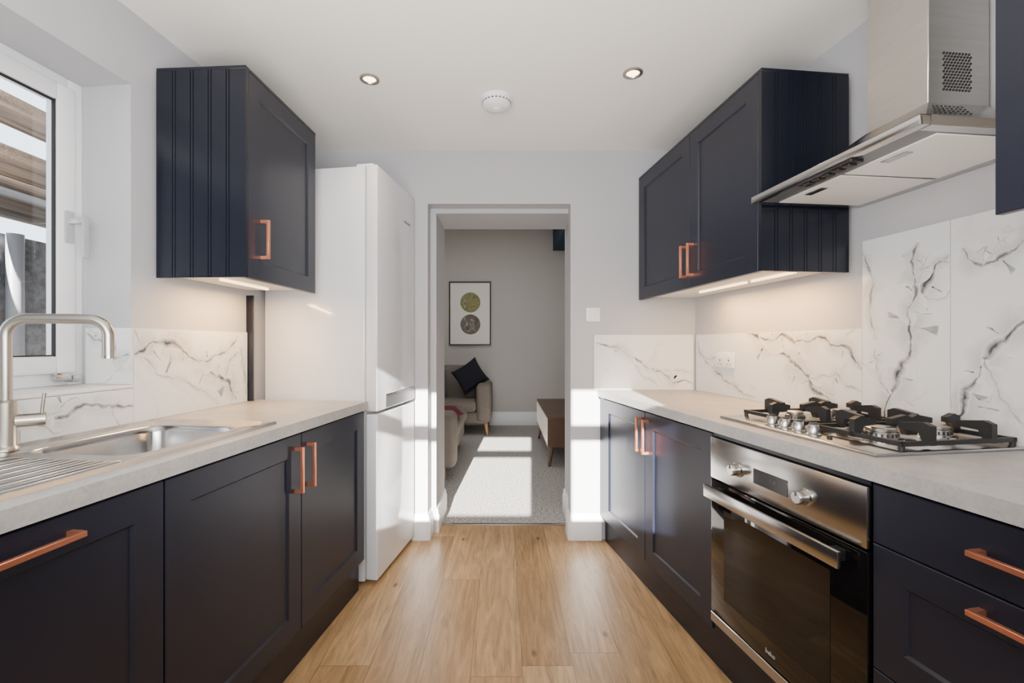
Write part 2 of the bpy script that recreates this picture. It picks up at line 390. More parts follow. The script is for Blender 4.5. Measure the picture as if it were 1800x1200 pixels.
base_cab(FL,1.099,2.222,'dark navy double-door base unit between the sink front and the white fridge',
   [('door',1.099,1.680,PZ,.872,.075,dict(a=1.640,z=.747)),('door',1.680,2.222,PZ,.872,.075,dict(a=1.720,z=.747))])
base_cab(FR,1.680,2.735,'dark navy double-door base unit between the doorway and the oven',
   [('door',2.207,2.735,PZ,.872,.075,dict(a=2.240,z=.757)),('door',1.680,2.207,PZ,.872,.075,dict(a=2.174,z=.757))])
base_cab(FR,.478,1.074,'dark navy drawer unit with copper handles to the right of the oven',
   [('drawer',.478,1.074,.735,.872,0,dict(a=.775,z=.806,L=.18,vert=False)),('drawer',.478,1.074,.441,.732,.07,dict(a=.775,z=.694,L=.18,vert=False)),('drawer',.478,1.074,PZ,.438,.07,None)])
single('filler_or_shade_strip', MB(FR).box(2.738,2.79,DF+.002,.03,PZ,.878), NAVY, 'narrow navy filler strip between the right double-door base unit and the doorway wall', 'filler panel')
single('filler_or_shade_strip', MB(WL).box(2.2385,2.249,-.034,-.001,.922,1.440), NAVYR, 'narrow dark strip standing in for the shadow gap between the left splashback and the fridge side, above the worktop', 'filler panel')  # dark strip added to paint the shadow gap beside the fridge, not a real panel
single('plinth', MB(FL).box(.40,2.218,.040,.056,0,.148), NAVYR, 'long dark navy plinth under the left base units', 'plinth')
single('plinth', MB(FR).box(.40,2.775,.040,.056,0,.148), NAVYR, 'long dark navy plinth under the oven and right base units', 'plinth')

# worktops
def wt_piece(m, F, W, a0, a1): m.flat([(a0,0),(a1,0),(a1,dwall(F,W,a1)-.002),(a0,dwall(F,W,a0)-.002)], .88, .92)
m = MB(FL)
h0,h1,hd0,hd1 = 1.085,1.555,.095,.485
wt_piece(m,FL,WL,.30,h0); wt_piece(m,FL,WL,h1,2.236)
m.box(h0,h1,0,hd0,.88,.92); m.flat([(h0,hd1),(h1,hd1),(h1,dwall(FL,WL,h1)-.002),(h0,dwall(FL,WL,h0)-.002)],.88,.92)
single('worktop', m, WORKTOP, 'pale grey concrete-look worktop holding the sink, left side of the kitchen', 'worktop')
m = MB(FR)
e = 2.795
m.flat([(.30,0),(e,0),(e-.10,dwall(FR,WR,e-.1)-.002),(.30,dwall(FR,WR,.3)-.002)],.88,.92)
m2 = [V((FR(e-.10,dwall(FR,WR,e-.1)-.002,.88))),V((FR.fx(e),e,.88)),V((1.178,2.797,.88))]
m.prism(m2, V((0,0,.04)))
single('worktop', m, WORKTOP, 'pale grey concrete-look worktop holding the gas hob, right side of the kitchen', 'worktop')

# ------------------------------------------------------------------ marble splashback panels with inlaid veins
RV = random.Random(11)
def fractal(pts, rough, n=5):
    for k in range(n):
        out=[pts[0]]
        for p,q in zip(pts,pts[1:]):
            dx,dz=q[0]-p[0],q[1]-p[1]; j=RV.gauss(0,rough)
            out += [((p[0]+q[0])/2-dz*j,(p[1]+q[1])/2+dx*j), q]
        pts=out
    return pts
def add_vein(m, lay, F, box, d, pts, w0, st, cnt):
    """ribbon on the panel face: strongest along its middle, fading out to both edges"""
    a0,a1,z0,z1 = box; n=len(pts); ph=RV.random()*9; rows=[]
    for i in range(n):
        p=pts[i]; q=pts[min(i+2,n-1)]; o=pts[max(i-2,0)]
        tx,tz=q[0]-o[0],q[1]-o[1]; L_=math.hypot(tx,tz) or 1; nx,nz_=-tz/L_,tx/L_
        s=i/(n-1); w=w0*(.45+.55*abs(math.sin(ph+s*7))+.35*math.sin(ph*3+s*23))*(min(1,(1-s)*5+.15)*min(1,s*8+.25)); w=max(w,w0*.18)
        row=[]
        for k in (-1,-.4,0,.4,1):
            a=min(max(p[0]+nx*w*k,a0+.0012),a1-.0012); z=min(max(p[1]+nz_*w*k,z0+.0012),z1-.0012)
            v=m.bm.verts.new(F(a,d-.00012-cnt*.00003,z)); v[lay]=st*(0 if abs(k)==1 else (.60 if k else 1)); row.append(v)
        rows.append(row)
    for r0,r1 in zip(rows,rows[1:]):
        for k in range(4): m.bm.faces.new((r0[k],r0[k+1],r1[k+1],r1[k]))
def marble(F, a0, a1, z0, z1, label, veins, d0=-.010, d1=-.0005, flip=False):
    m = MB(F); lay = m.bm.verts.layers.float.new('vein')
    m.box(a0,a1,d0,d1,z0,z1)
    bx=(a0,a1,z0,z1); cnt=0
    for vs in veins:
        pts=[((a1-(a1-a0)*u) if flip else (a0+(a1-a0)*u), z0+(z1-z0)*v) for u,v in vs[2]]
        path=fractal(pts,.075,4)
        add_vein(m,lay,F,bx,d0,path,vs[0]*7.5,.34*vs[1],cnt); cnt+=1
        add_vein(m,lay,F,bx,d0,path,vs[0]*1.7,vs[1]*.95,cnt); cnt+=1
        for k in range(int(2*vs[1]+.5)):
            i=RV.randrange(len(path)//8,len(path)-4); p=path[i]; q=path[min(i+6,len(path)-1)]
            an=math.atan2(q[1]-p[1],q[0]-p[0])+RV.choice((-1,1))*RV.uniform(.35,.8); L_=RV.uniform(.06,.17)
            e_=(p[0]+L_*math.cos(an),p[1]+L_*math.sin(an))
            add_vein(m,lay,F,bx,d0,fractal([p,e_],.11,4),vs[0]*.7,vs[1]*.5,cnt); cnt+=1
    return single('splashback_panel', m, MARBLE, label, 'splashback')
marble(WL,1.624,2.170,.921,1.258,'marble-effect splashback panel between the window and the fridge, bold dark vein',
  [(.012,1,[(.0,.72),(.14,.86),(.3,.84),(.45,.68),(.65,.5),(.84,.36),(.97,.05)]),(.006,.85,[(.45,.68),(.66,.62),(.86,.74),(1,.95)]),(.004,.6,[(.05,.70),(.18,.48),(.4,.40),(.62,.22),(.75,.02)]),(.005,.7,[(.84,.36),(.9,.62),(1,.72)])])
marble(WL,2.172,2.234,.921,1.258,'narrow marble-effect splashback strip right beside the white fridge',[(.004,.7,[(.1,.8),(.5,.5),(.9,.1)])])
marble(WL,.42,1.622,.921,1.044,'low marble-effect splashback strip under the window behind the sink',
  [(.010,.95,[(.56,.1),(.68,.55),(.76,.42),(.86,.72),(1,.48)]),(.004,.6,[(.68,.55),(.8,.1)]),(.005,.7,[(.2,.8),(.35,.4),(.5,.1)])])
RF = lambda a,d,z: WL(oY1+d, a, z)
marble(RF,-.009,.168,oz0+sill+.001,1.258,'small marble-effect panel lining the side of the window recess',[(.005,.8,[(.0,.5),(.35,.45),(.6,.75),(1,.9)])])
BF = lambda a,d,z: V((a,2.8+d,z))
marble(BF,.555,1.165,.921,1.258,'marble-effect splashback panel on the doorway wall beneath the light switch',
  [(.0055,.9,[(.02,.86),(.2,.78),(.36,.58),(.52,.42),(.68,.33),(.8,.12),(1,.1)]),(.003,.6,[(.36,.58),(.46,.3),(.66,.05)]),(.003,.5,[(.68,.33),(.85,.36),(1,.3)])])
marble(WR,1.679,2.775,.921,1.258,'long low marble-effect splashback panel holding the double socket',
  [(.012,1,[(.42,1),(.55,.86),(.68,.66),(.78,.42),(.86,.2),(.9,0)]),(.008,.95,[(.5,.92),(.64,.97),(.78,.86),(.92,.82),(1,.55)]),(.005,.85,[(.02,.9),(.08,.6),(.18,.38),(.33,.18),(.48,.06)]),(.004,.6,[(.08,.6),(.2,.62),(.3,.5)]),(.004,.6,[(.78,.42),(.9,.5),(1,.3)])], flip=True)
marble(WR,1.388,1.677,.921,1.578,'tall marble-effect splashback panel behind the hob, left of the tall pair',
  [(.0095,1,[(.28,0),(.36,.16),(.5,.33),(.58,.52),(.62,.64),(.8,.74),(1,.84)]),(.006,.9,[(.58,.52),(.66,.7),(.60,.84),(.68,.93)]),(.005,.7,[(.02,.95),(.14,.78),(.10,.6),(.2,.45)]),(.004,.6,[(.36,.16),(.2,.28),(.16,.4)])], flip=True)
marble(WR,1.095,1.386,.921,1.578,'tall marble-effect splashback panel behind the hob, right of the tall pair',
  [(.009,1,[(.0,.05),(.12,.22),(.3,.36),(.5,.47),(.75,.58),(1,.64)]),(.006,.9,[(.1,.86),(.28,.77),(.45,.80),(.7,.9),(1,.96)]),(.004,.6,[(.3,.36),(.42,.2),(.6,.1)])], flip=True)

# ------------------------------------------------------------------ wall units
def tg_panel(F, a, d0, d1, z0, z1, nb):
    """tongue and groove end panel whose grooved face looks along -Y"""
    th=.018; g=.0018; pts=[(a,d0),(a-th,d0)]
    wd=(d1-d0)/nb
    for i in range(1,nb):
        for dd in (d0+i*wd-.0055, d0+i*wd+.0055):
            pts += [(a-th,dd-g),(a-th+.0035,dd),(a-th,dd+g)]
    pts += [(a-th,d1),(a,d1)]
    return MB(F).prism([F(x,d,z0) for x,d in pts], V((0,0,z1-z0)))
ZB, ZT = 1.47, 2.205
def wall_cab(F, a0, a1, label, doors, depth, nb, zb=ZB, strips=()):
    t = thing('wall_cabinet', label, 'cabinet', F((a0+a1)/2, depth/2, zb))
    obj('body', carcass(F,a0,a1,.022,depth,zb+.018,ZT,True), WHITEM, t, label='white cabinet carcass')
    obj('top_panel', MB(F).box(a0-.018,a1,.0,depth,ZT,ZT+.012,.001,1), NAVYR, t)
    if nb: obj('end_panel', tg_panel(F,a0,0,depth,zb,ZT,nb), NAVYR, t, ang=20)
    for y0,y1,hp in doors:
        d = obj('door', MB(F).panel(y0+.0015,y1-.0015,zb,ZT,0,.02,.07), NAVY, t)
        if hp: handle(F, d, 0, **hp)
    for s0,s1,dd in strips:
        obj('light_strip', MB(F).box(s0,s1,dd,dd+.012,zb+.008,zb+.018), LED, t, label='glowing warm under-cabinet light strip')
    return t
wall_cab(UL,1.674,2.195,'dark navy single-door wall cabinet between the window and the fridge',[(1.674,2.195,dict(a=1.752,z=1.602,L=.15))],.342,5,1.445,[(1.80,2.12,.19)])
wall_cab(UR,1.69,2.785,'dark navy double-door wall cabinet left of the cooker hood',[(2.183,2.785,dict(a=2.216,z=1.60,L=.155)),(1.69,2.183,dict(a=2.150,z=1.60,L=.155))],.352,6,1.47,[(1.76,2.02,.20),(2.06,2.45,.20)])
wall_cab(UR,.42,.952,'dark navy wall cabinet right of the cooker hood, cut off by the picture edge',[(.42,.952,None)],.352,0,1.47)

# ------------------------------------------------------------------ fridge freezer
t = thing('fridge_freezer','tall white fridge freezer standing beside the doorway','fridge',FF(2.5,.3,0))
fz = 2.088; fa0, fa1 = 2.250, 2.780
obj('cabinet', MB(FF).box(fa0,fa1,.066,.612,.018,fz,.008), APPL, t)
d1 = obj('fridge_door', MB(FF).box(fa0,fa1,0,.060,.865,fz+.004,.007,3), APPL, t)
obj('handle', MB(FF).box(fa0+.10,fa1-.002,-.003,.03,.872,.938,.002,1), GREYPL, d1, label='dark recessed grip')
obj('grip_trim', MB(FF).box(fa0+.10,fa1-.002,-.005,.0,.936,.944,.001,1), STEEL, d1, label='thin bright trim')
obj('badge', MB(FF).box(fa1-.17,fa1-.07,-.001,.002,1.90,1.912), mat('grey_badge',(.22,.22,.25),.4), d1, label='small grey badge')
obj('freezer_door', MB(FF).box(fa0,fa1,0,.060,.030,.852,.007,3), APPL, t)
obj('door_seal', MB(FF).box(fa0+.006,fa1-.006,.058,.068,.04,fz-.01), mat('grey_seal',(.40,.41,.43),.6), t)
obj('hinge_cover', MB(FF).box(fa0+.02,fa0+.10,.03,.12,fz+.003,fz+.018,.004), UPVC, t)
for a,d in ((fa0+.05,.12),(fa1-.05,.12),(fa0+.05,.55),(fa1-.05,.55)):
    obj('foot', MB().cyl(FF(a,d,0),FF(a,d,.020),.022), GREYPL, t)

# ------------------------------------------------------------------ sink and tap
t = thing('sink','stainless steel inset sink with bowl and ribbed drainer in the left worktop','sink',FL(1.2,.3,.92))
sa0,sa1,sd0,sd1 = .62,1.598,.055,.535
bc, bd, hw, hh = 1.32,.29,.205,.172
angs = sorted(set([2*PI*i/72 for i in range(72)] + [math.atan2(y-bd,x-bc)%(2*PI) for x in (sa0,sa1) for y in (sd0,sd1)]))
def rect_pt(an, ins=0):
    c,s = math.cos(an),math.sin(an); k=1e9
    if c>1e-9: k=min(k,(sa1-ins-bc)/c)
    if c<-1e-9: k=min(k,(sa0+ins-bc)/c)
    if s>1e-9: k=min(k,(sd1-ins-bd)/s)
    if s<-1e-9: k=min(k,(sd0+ins-bd)/s)
    return bc+c*k, bd+s*k
def se_pt(an, w_, h_, n=7):
    c,s=math.cos(an),math.sin(an); r=(abs(c/w_)**n+abs(s/h_)**n)**(-1/n); return bc+c*r, bd+s*r
R=[]
R.append([FL(*rect_pt(a),.9202) for a in angs]); R.append([FL(*rect_pt(a,.002),.9295) for a in angs]); R.append([FL(*rect_pt(a,.012),.9295) for a in angs]); R.append([FL(*rect_pt(a,.022),.9222) for a in angs])
for w_,h_,z in ((hw,hh,.9222),(hw-.005,hh-.005,.917),(hw-.010,hh-.010,.90),(hw-.022,hh-.022,.79),(hw-.04,hh-.04,.772),(.05,.05,.766)):
    R.append([FL(*se_pt(a,w_,h_,7 if w_>.1 else 2),z) for a in angs])
obj('bowl', MB().rings(R,False,True), SINKM, t, ang=50)
dr = MB(FL)
for i in range(9):
    dd = .115+i*.045
    rr=[]
    for a_,hgt in ((.655,.0),(.675,.006),(1.05,.006),(1.075,.0)):
        rr.append([FL(a_,dd+.012*math.cos(PI*j/6),.9219+hgt*math.sin(PI*j/6)) for j in range(7)])
    dr.rings(rr)
obj('drainer', dr, SINKM, t, label='ribbed drainer')
obj('waste', MB().lathe(FL(bc,bd,.766),[(.042,.0),(.042,.003),(.03,.004),(.012,.002)],seg=24), STEEL, t)
tp = V((-1.297,1.185,.9235))
t = thing('tap','tall brushed nickel mixer tap with swan neck behind the sink','tap',tp)
tb = MB(); dirx = V((.95,.31,0)).normalized()
tb.lathe(tp,[(.027,0),(.027,.006),(.022,.012),(.022,.125),(.015,.132)])
obj('base', tb, SATIN, t)
sp=[tp+V((0,0,.12)), tp+V((0,0,.30))]
for i in range(9):
    a=PI/2*i/8; sp.append(tp+V((0,0,.30))+dirx*(.045-.045*math.cos(a))+V((0,0,.045*math.sin(a))))
for i in range(9):
    a=PI/2*i/8; sp.append(tp+V((0,0,.30))+dirx*(.175+.045*math.sin(a))+V((0,0,.045*math.cos(a))))
sp.append(tp+V((0,0,.245))+dirx*.22)
spo = obj('spout', MB().tube(sp,.0135,18), SATIN, t)
obj('nozzle', MB().cyl(tp+V((0,0,.246))+dirx*.22, tp+V((0,0,.238))+dirx*.22,.0145), STEEL, spo)
ld = V((.75,.66,0)).normalized(); lc = tp+V((0,0,.075))
lv = MB().cyl(lc+ld*.018,lc+ld*.075,.017); lv.tube([lc+ld*.066,lc+ld*.068+V((0,0,.03)),lc+ld*.072+V((0,0,.07))],.004,10)
obj('lever', lv, SATIN, t)

# ------------------------------------------------------------------ hob
hY0,hY1,hdA,hdB = 1.115,1.722,.07,.535
t = thing('gas_hob','stainless steel four-burner gas hob with black pan supports on the right worktop','hob',FR((hY0+hY1)/2,.3,.92))
obj('hob_plate', MB(FR).box(hY0,hY1,hdA,hdB,.9202,.929,.003,2), STEEL, t)
burn = [(1.268,.262,.040),(1.575,.262,.030),(1.268,.455,.034),(1.575,.455,.046)]
for a,d,r in burn:
    c=FR(a,d,.929)
    b=obj('burner', MB().lathe(c,[(r+.014,0),(r+.012,.004),(r,.006),(r,.022),(r-.004,.024)]), STEEL, t)
    obj('burner_cap', MB().lathe(c,[(r-.006,.024),(r-.004,.026),(r-.004,.032),(r-.008,.035)]), SATIN, b)
    pb_=MB()
    for k in range(20):
        an=2*PI*k/20; u=V((math.cos(an),math.sin(an),0)); pb_.bar(c+u*(r-.0005)+V((0,0,.014)),c+u*(r+.0012)+V((0,0,.014)),.004,.009)
    obj('flame_port', pb_, IRON, b)
for a0,a1 in ((1.130,1.406),(1.440,1.712)):
    g=MB(FR); s_=.010; zt=.974; zl=.945
    gb=.528
    g.box(a0,a0+s_,.165,gb,zl-.006,zl+.006); g.box(a1-s_,a1,.165,gb,zl-.006,zl+.006); g.box(a0,a1,.165,.165+s_,zl-.006,zl+.006); g.box(a0,a1,gb-s_,gb,zl-.006,zl+.006)
    am=(a0+a1)/2
    for dc in (.262,.455):
        for (oa,od) in ((a0+.004,dc),(a1-.004,dc),(am,dc-.093),(am,dc+(.069 if dc>.3 else .093))):
            P0=FR(oa,od,0); Pc=FR(am,dc,0); u=(Pc-P0); u.z=0; L_=u.length; u.normalize(); sd=u.cross(V((0,0,1)))*.0085
            end=min(L_-.026, .080)
            prof=[(-.004,zl-.007),(.014,zl-.007),(.028,zt-.006),(end,zt-.003),(end,zt+.012),(.016,zt+.022),(-.004,zt+.014)]
            g.prism([V((P0.x,P0.y,0))+u*x+V((0,0,z))-sd for x,z in prof], sd*2)
    for aa in (a0+.006,a1-.006):
        for dd in (.171,gb-.006): g.cyl(FR(aa,dd,.9285),FR(aa,dd,zl),.007)
    obj('pan_support', g, IRON, t, label='black cast iron pan support')
for i,(a,d) in enumerate(((1.51,.115),(1.455,.115),(1.40,.115),(1.345,.115))):
    c=FR(a,d,.929); k=obj('knob', MB().lathe(c,[(.021,0),(.021,.004),(.017,.006),(.0155,.028),(.013,.031)]), STEEL, t)
    obj('knob_grip', MB().bar(c+V((-.012,0,.033)),c+V((.012,0,.033)),.005,.007), STEEL, k)
obj('igniter', MB().cyl(FR(1.29,.115,.929),FR(1.29,.115,.938),.007), IRON, t)

# ------------------------------------------------------------------ oven
oA,oB = 1.078,1.677
t = thing('oven','built-in stainless steel oven with black glass door under the hob','oven',FR(1.38,.25,.155))
obj('body', MB(FR).box(oA+.01,oB-.01,.036,.50,.187,.862), GREYPL, t)
cp = obj('control_panel', MB(FR).box(oA,oB,.002,.034,.713,.862,.003,2), STEEL, t)
dg = obj('door', MB(FR).box(oA,oB,.004,.034,.225,.706,.003,2), OVENGL, t)
obj('door_window', MB(FR).box(oA+.10,oB-.075,.0028,.006,.30,.615), OVENIN, dg, label='brown tinted viewing window')
obj('bottom_trim', MB(FR).box(oA,oB,.002,.034,.187,.221,.002,1), STEEL, t)
hb = obj('handle', MB(FR).box(oA+.035,oB-.022,-.042,-.031,.652,.696,.003,2), STEEL, dg, label='broad brushed steel handle bar')
for aa in (oA+.07,oB-.06): obj('handle_mount', MB(FR).box(aa-.014,aa+.014,-.032,.005,.660,.688,.002,1), BLACK, hb)
nF = -FR.n
for aa in (1.525,1.252):
    c=FR(aa,.002,.780); k=obj('knob', MB().lathe(c,[(.024,0),(.024,.004),(.0195,.006),(.018,.030),(.0155,.033)],nF), STEEL, cp)
    obj('knob_mark', MB(FR).box(aa-.002,aa+.002,-.033,-.030,.785,.797), GREYPL, k)
dp = obj('display', MB(FR).box(1.315,1.455,.0008,.006,.757,.805,.001,1), OVENGL, cp, label='black clock display')
def text(body, size, pos, right, up, material, parent, name):
    cu = bpy.data.curves.new(name,'FONT'); cu.body=body; cu.size=size; cu.align_x='CENTER'; cu.align_y='CENTER'; cu.extrude=.0003
    tmp = bpy.data.objects.new('tmp_text',cu); C.objects.link(tmp)
    dg_ = bpy.context.evaluated_depsgraph_get(); me = bpy.data.meshes.new_from_object(tmp.evaluated_get(dg_))
    bpy.data.objects.remove(tmp); 
    nrm = right.cross(up)
    M = Matrix((right,up,nrm)).transposed()
    for v in me.vertices: v.co = M@v.co + pos - LOC[parent]
    me.materials.clear(); me.materials.append(material)
    o = bpy.data.objects.new(name,me); C.objects.link(o); o.parent=parent; LOC[o]=LOC[parent]
    return o
rdir = -FR.t
text('11:05', .014, FR(1.372,.0004,.783), rdir, V((0,0,1)), DIGIT, dp, 'clock_digits')
text('beko', .020, FR(1.385,.0032,.258), rdir, V((0,0,1)), mat('grey_logo',(.45,.45,.45),.5), dg, 'logo')
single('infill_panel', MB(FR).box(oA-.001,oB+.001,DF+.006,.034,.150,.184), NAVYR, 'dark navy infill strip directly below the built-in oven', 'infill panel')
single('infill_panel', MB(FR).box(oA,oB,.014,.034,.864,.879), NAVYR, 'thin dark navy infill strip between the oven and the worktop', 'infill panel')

# ------------------------------------------------------------------ hood
HZ = 1.708
t = thing('cooker_hood','stainless steel chimney cooker hood on the right wall above the hob','cooker hood',FH(1.35,.3,HZ))
y0,y1,dB = 1.05,1.65,.430
lp = MB(FH); b_=.028
lt = HZ+.024
lp.box(y0,y1,0,b_,HZ,lt,.003,2); lp.box(y0,y1,dB-b_,dB,HZ,lt); lp.box(y0,y0+b_,b_,dB-b_,HZ,lt); lp.box(y1-b_,y1,b_,dB-b_,HZ,lt)
cn = [FH(y0,0.001,lt),FH(y1,0.001,lt),FH(y1,dB,lt),FH(y0,dB,lt)]
c0,c1,cd = 1.238,1.430,.240
ct = [FH(c0,cd,1.872),FH(c1,cd,1.872),FH(c1,dB,1.872),FH(c0,dB,1.872)]
cmid = [a.lerp(b,.62) - V((0,0,.022)) for a,b in zip(cn,ct)]
lp.rings([cn,cmid,ct])
cano = obj('canopy', lp, STEEL, t, ang=25)
obj('chimney', MB(FH).box(c0+.002,c1-.002,cd+.002,dB+.006,1.871,CH-.002,.002,1), STEEL, t)
for q0,q1 in ((y0+b_+.006,1.344),(1.356,y1-b_-.006)):
    f=obj('filter', MB(FH).box(q0,q1,b_+.055,dB-b_-.006,HZ-.003,HZ+.0005,.0015,1), FILTER, t, label='pale mesh grease filter')
    obj('filter_catch', MB(FH).box((q0+q1)/2-.035,(q0+q1)/2+.035,b_+.075,b_+.10,HZ-.006,HZ-.001,.001,1), STEEL, f)
obj('underside', MB(FH).box(y0+b_,y1-b_,b_,dB-b_,HZ+.0005,HZ+.015), GREYPL, t)
sw = obj('switch_panel', MB(FH).box(1.24,1.44,.006,.046,HZ-.009,HZ+.0005,.002,1), BLACK, t, label='black switch panel')
for q in (1.262,1.298,1.334,1.370,1.406): obj('button', MB(FH).box(q-.010,q+.014,.012,.038,HZ-.015,HZ-.008,.002,1), BLACK, sw)
vm = MB(FH)
for i in range(9):
    for j in range(13):
        dd=cd+.050+i*.0100+(j%2)*.005; zz=1.912+j*.0085
        p=FH(c0+.002,dd,zz); vm.lathe(p+FH.t*.001,[(.0036,0),(.0036,.0020)],-FH.t,6)
obj('vent', vm, BLACK, t, label='dotted black vent grille')
vm = MB(FH)
nn=(ct[3]-ct[0]).cross(ct[0]-cmid[0]).normalized()
if nn.y>0: nn=-nn
for i in range(8):
    for j in range(4):
        lo=cmid[0].lerp(cmid[3],.12+.058*i); hi=ct[0].lerp(ct[3],.05+.062*i)
        p=lo.lerp(hi,.28+.16*j)
        vm.lathe(p-nn*.001,[(.0032,0),(.0032,.002)],nn,6)
obj('vent', vm, BLACK, t, label='small dotted vent on the canopy slope')

# ------------------------------------------------------------------ small fittings
t = thing('light_switch','white double light switch on the doorway wall above the marble','light switch',V((.55,2.8,1.34)))
pl=obj('plate', MB().box(.507,.593,2.788,2.7995,1.339,1.425,.004,2), UPVC, t)
for x in (.535,.565): obj('rocker', MB().box(x-.008,x+.008,2.784,2.789,1.365,1.399,.002,1), UPVC, pl)
t = thing('double_socket','white double plug socket on the low marble splashback','socket',WR(2.478,-.012,1.073))
pl=obj('plate', MB(WR).box(2.400,2.556,-.024,-.0125,1.073,1.159,.004,2), UPVC, t)
for a in (2.44,2.516):
    obj('rocker', MB(WR).box(a-.008,a+.008,-.028,-.023,1.125,1.145,.002,1), UPVC, pl)
    obj('pin_hole', MB(WR).box(a-.004,a+.004,-.0245,-.023,1.108,1.118).box(a-.015,a-.008,-.0245,-.023,1.090,1.095).box(a+.008,a+.015,-.0245,-.023,1.090,1.095), BLACK, pl)
c = V((-.034,2.205,CH))
t = thing('smoke_alarm','round white smoke alarm in the middle of the ceiling','smoke alarm',c)
obj('base', MB().lathe(c,[(.075,-.0005),(.075,-.012),(.072,-.018)],seg=40), UPVC, t)
sb=obj('cover', MB().lathe(c,[(.070,-.018),(.068,-.034),(.055,-.046),(.03,-.050)],seg=40), UPVC, t)
vm=MB()
for k in range(24):
    an=2*PI*k/24; u=V((math.cos(an),math.sin(an),0)); vm.bar(c+u*.0685+V((0,0,-.026)),c+u*.0705+V((0,0,-.026)),.010,.006)
obj('vent', vm, GREYPL, sb); obj('test_button', MB().lathe(c,[(.020,-.048),(.019,-.056),(.010,-.058)]), UPVC, sb)
for x,y,lab in ((-.60,2.04,'lit recessed ceiling downlight left of the smoke alarm'),(.567,1.995,'lit recessed ceiling downlight right of the smoke alarm')):
    c=V((x,y,CH)); t=thing('downlight',lab,'downlight',c,'recessed downlights')
    obj('bezel', MB().lathe(c,[(.043,-.0005),(.043,-.005),(.030,-.007),(.027,-.002)],seg=32), SATIN, t)
    obj('bulb', MB().lathe(c,[(.027,-.0025),(.020,-.004)],seg=24), BULB, t)

# ------------------------------------------------------------------ living room furniture
t = thing('framed_picture','dark-framed picture with two round landscape prints on the far wall','picture',V((-.49,6.75,1.19)))
px0,px1,pz0,pz1 = -.805,-.185,1.185,2.13
fr=MB(); fw=.018
fr.box(px0,px0+fw,6.725,6.758,pz0,pz1); fr.box(px1-fw,px1,6.725,6.758,pz0,pz1); fr.box(px0+fw,px1-fw,6.725,6.758,pz0,pz0+fw); fr.box(px0+fw,px1-fw,6.725,6.758,pz1-fw,pz1)
obj('frame', fr, FRAMEB, t)
mt=obj('mount', MB().box(px0+fw,px1-fw,6.742,6.757,pz0+fw,pz1-fw), PAPER, t)
for z,mm in ((1.82,PRINTA),(1.495,PRINTB)):
    obj('round_print', MB().lathe(V((-.49,6.742,z)),[(.148,0),(.148,.0015)],V((0,-1,0)),48), mm, mt)
def legs(t, pts, h, mm, r0=.022, r1=.012, splay=.02):
    for x,y,sx,sy in pts: obj('leg', MB().cyl(V((x,y,h)),V((x+sx*splay,y+sy*splay,0)),r0,r1,16), mm, t)
t = thing('sofa','taupe velvet sofa against the far living room wall, below the framed picture','sofa',V((-1.1,6.3,0)))
obj('base', MB().box(-2.1,-.20,5.98,6.70,.15,.31,.03,3), SOFA, t)
obj('backrest', MB().box(-2.0,-.36,6.46,6.71,.30,.90,.07,4), SOFA, t)
obj('seat_cushion', MB().box(-2.0,-1.17,5.93,6.48,.31,.46,.05,4), SOFA, t); obj('seat_cushion', MB().box(-1.16,-.36,5.93,6.48,.31,.46,.05,4), SOFA, t)
obj('arm', MB().box(-.36,-.16,5.95,6.70,.17,.68,.06,4), SOFA, t); obj('arm', MB().box(-2.18,-1.99,5.95,6.70,.17,.68,.06,4), SOFA, t)
legs(t,[(-.24,6.03,1,-1),(-2.08,6.03,-1,-1),(-.24,6.62,1,1),(-2.08,6.62,-1,1)],.17,OAKLEG,.028,.014,.03)
t = thing('sofa','low taupe velvet sofa end just inside the living room, nearer the doorway','sofa',V((-.9,4.7,0)))
obj('base', MB().box(-1.32,-.47,4.02,5.45,.13,.30,.03,3), SOFA, t)
obj('seat_cushion', MB().box(-1.15,-.43,4.22,4.82,.30,.46,.06,4), SOFA, t); obj('seat_cushion', MB().box(-1.15,-.43,4.83,5.42,.30,.46,.06,4), SOFA, t)
obj('arm', MB().box(-1.34,-.42,4.0,4.21,.10,.60,.06,4), SOFA, t)
obj('backrest', MB().box(-1.38,-1.14,4.0,5.46,.13,.86,.07,4), SOFA, t)
legs(t,[(-.55,4.10,1,-1),(-1.25,4.10,-1,-1),(-.55,5.36,1,1),(-1.25,5.36,-1,1)],.14,OAKLEG)
def cushion(c, w_, th, M, mm, label):
    m=MB(); n=12
    top=[];bot=[]
    for i in range(n+1):
        for j in range(n+1):
            u,v=-1+2*i/n,-1+2*j/n
            k=1-.10*(1-abs(u)**2)*abs(v)**4; k2=1-.10*(1-abs(v)**2)*abs(u)**4
            h=th*((1-u**4)*(1-v**4))**.5
            top.append(m.bm.verts.new(c+M@V((u*w_*k2,v*w_*k,h)))); bot.append(m.bm.verts.new(c+M@V((u*w_*k2,v*w_*k,-h-.002))))
    for i in range(n):
        for j in range(n):
            a,b,c_,d=i*(n+1)+j,(i+1)*(n+1)+j,(i+1)*(n+1)+j+1,i*(n+1)+j+1
            m.bm.faces.new((top[a],top[b],top[c_],top[d])); m.bm.faces.new((bot[a],bot[d],bot[c_],bot[b]))
    for i in range(n):
        for q in ((i*(n+1),(i+1)*(n+1)),((i+1)*(n+1)+n,i*(n+1)+n),(i+1,i),(n*(n+1)+i,n*(n+1)+i+1)):
            m.bm.faces.new((top[q[0]],bot[q[0]],bot[q[1]],top[q[1]]))
    return single('cushion', m, mm, label, 'cushion')
E=lambda x,y,z: (Matrix.Rotation(z,3,'Z')@Matrix.Rotation(x,3,'X')@Matrix.Rotation(y,3,'Z'))
cushion(V((-.46,6.26,.765)),.20,.06,E(1.20,.62,-.15),NAVYC,'black-navy square cushion propped on its corner against the sofa arm')
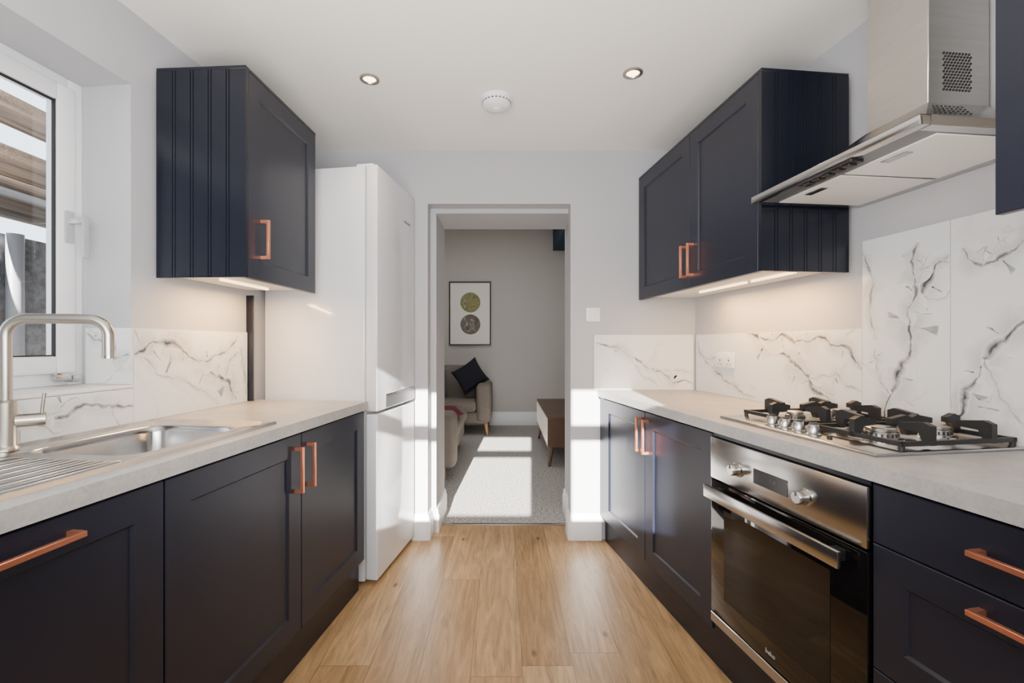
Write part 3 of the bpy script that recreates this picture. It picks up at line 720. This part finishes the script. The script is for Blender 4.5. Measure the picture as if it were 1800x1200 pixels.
cushion(V((-.96,6.30,.655)),.18,.05,E(1.20,.1,.1),GREYC,'grey cushion beside the dark cushion on the far sofa')
cushion(V((-.60,4.62,.515)),.17,.045,E(.05,.3,0),WINE,'burgundy cushion lying flat on the near sofa seat')
t = thing('media_unit','walnut media unit with cream sliding doors and tapered legs in the living room','media unit',V((.65,5.1,0)))
obj('case', MB().box(.43,.86,4.42,5.85,.20,.222).box(.43,.86,4.41,5.86,.475,.50,.004,1).box(.43,.86,4.42,4.445,.222,.475).box(.43,.86,5.825,5.85,.222,.475).box(.84,.86,4.445,5.825,.222,.475).box(.44,.84,5.12,5.145,.222,.475), WALNUT, t)
for y0,y1 in ((4.447,5.118),(5.147,5.823)): obj('door', MB().box(.426,.441,y0,y1,.224,.473,.002,1), CREAM, t)
legs(t,[(.48,4.50,-1,-1),(.80,4.50,1,-1),(.48,5.77,-1,1),(.80,5.77,1,1)],.20,WALNUT,.024,.013,.03)

# ------------------------------------------------------------------ light
W = bpy.data.worlds.new('World'); SC.world=W; W.use_nodes=True
nt=W.node_tree; bg=nt.nodes['Background']; bg.inputs[0].default_value=(.78,.89,1.0,1); bg.inputs[1].default_value=4.2
def lamp(name, kind, loc, energy, col=(1,1,1), target=None, **kw):
    l=bpy.data.lights.new(name,kind); l.energy=energy; l.color=col
    for k,v in kw.items(): setattr(l,k,v)
    o=bpy.data.objects.new(name,l); C.objects.link(o); o.location=loc
    if target is not None: o.rotation_euler=(V(target)-V(loc)).to_track_quat('-Z','Y').to_euler()
    return o
s=lamp('sun','SUN',(0,-6,4),70,(1,.94,.85),angle=.006); s.rotation_euler=V((.06,1,-.3)).to_track_quat('-Z','Y').to_euler()
lamp('fill_rear','AREA',(0,-1.3,1.75),36,(1,.98,.96),(0,2.8,1.2),shape='RECTANGLE',size=2.2,size_y=1.0)  # unseen fill added behind the camera to brighten the kitchen
lamp('fill_ceiling_up','AREA',(-.2,.3,1.35),48,(1,.965,.91),(-.25,1.6,2.5),shape='RECTANGLE',size=1.2,size_y=.8)  # added fill aimed upward to lift the ceiling, no real fitting
lamp('fill_living_room','AREA',(-.7,4.6,2.9),26,(1,.96,.90),(-.7,4.6,0),shape='RECTANGLE',size=2.2,size_y=2.2)  # added overhead fill for the room beyond, no real fitting
for x,y in ((-.60,2.04),(.567,1.995)): lamp('downlight_lamp','SPOT',(x,y,CH-.012),16,(1,.80,.55),(x,y,0),spot_size=1.9,spot_blend=.8,shadow_soft_size=.03)
def strip_lamp(F,a,d,z,L,e):
    p=F(a,d,z); o=lamp('under_cabinet_lamp','AREA',p,e,(1,.56,.20),p-V((0,0,1)),shape='RECTANGLE',size=.03,size_y=L); o.rotation_euler=(0,0,0)
strip_lamp(UL,1.96,.22,1.442,.32,6.5); strip_lamp(UR,1.9,.23,1.466,.28,4.5); strip_lamp(UR,2.25,.23,1.466,.38,6.0)

# ------------------------------------------------------------------ camera
cam=bpy.data.cameras.new('camera'); cam.lens=16; cam.sensor_width=36; cam.shift_x=15/1800; cam.shift_y=5/1800; cam.clip_start=.02
co=bpy.data.objects.new('camera',cam); C.objects.link(co); co.location=(0,0,1.2); co.rotation_euler=(PI/2,0,0); SC.camera=co
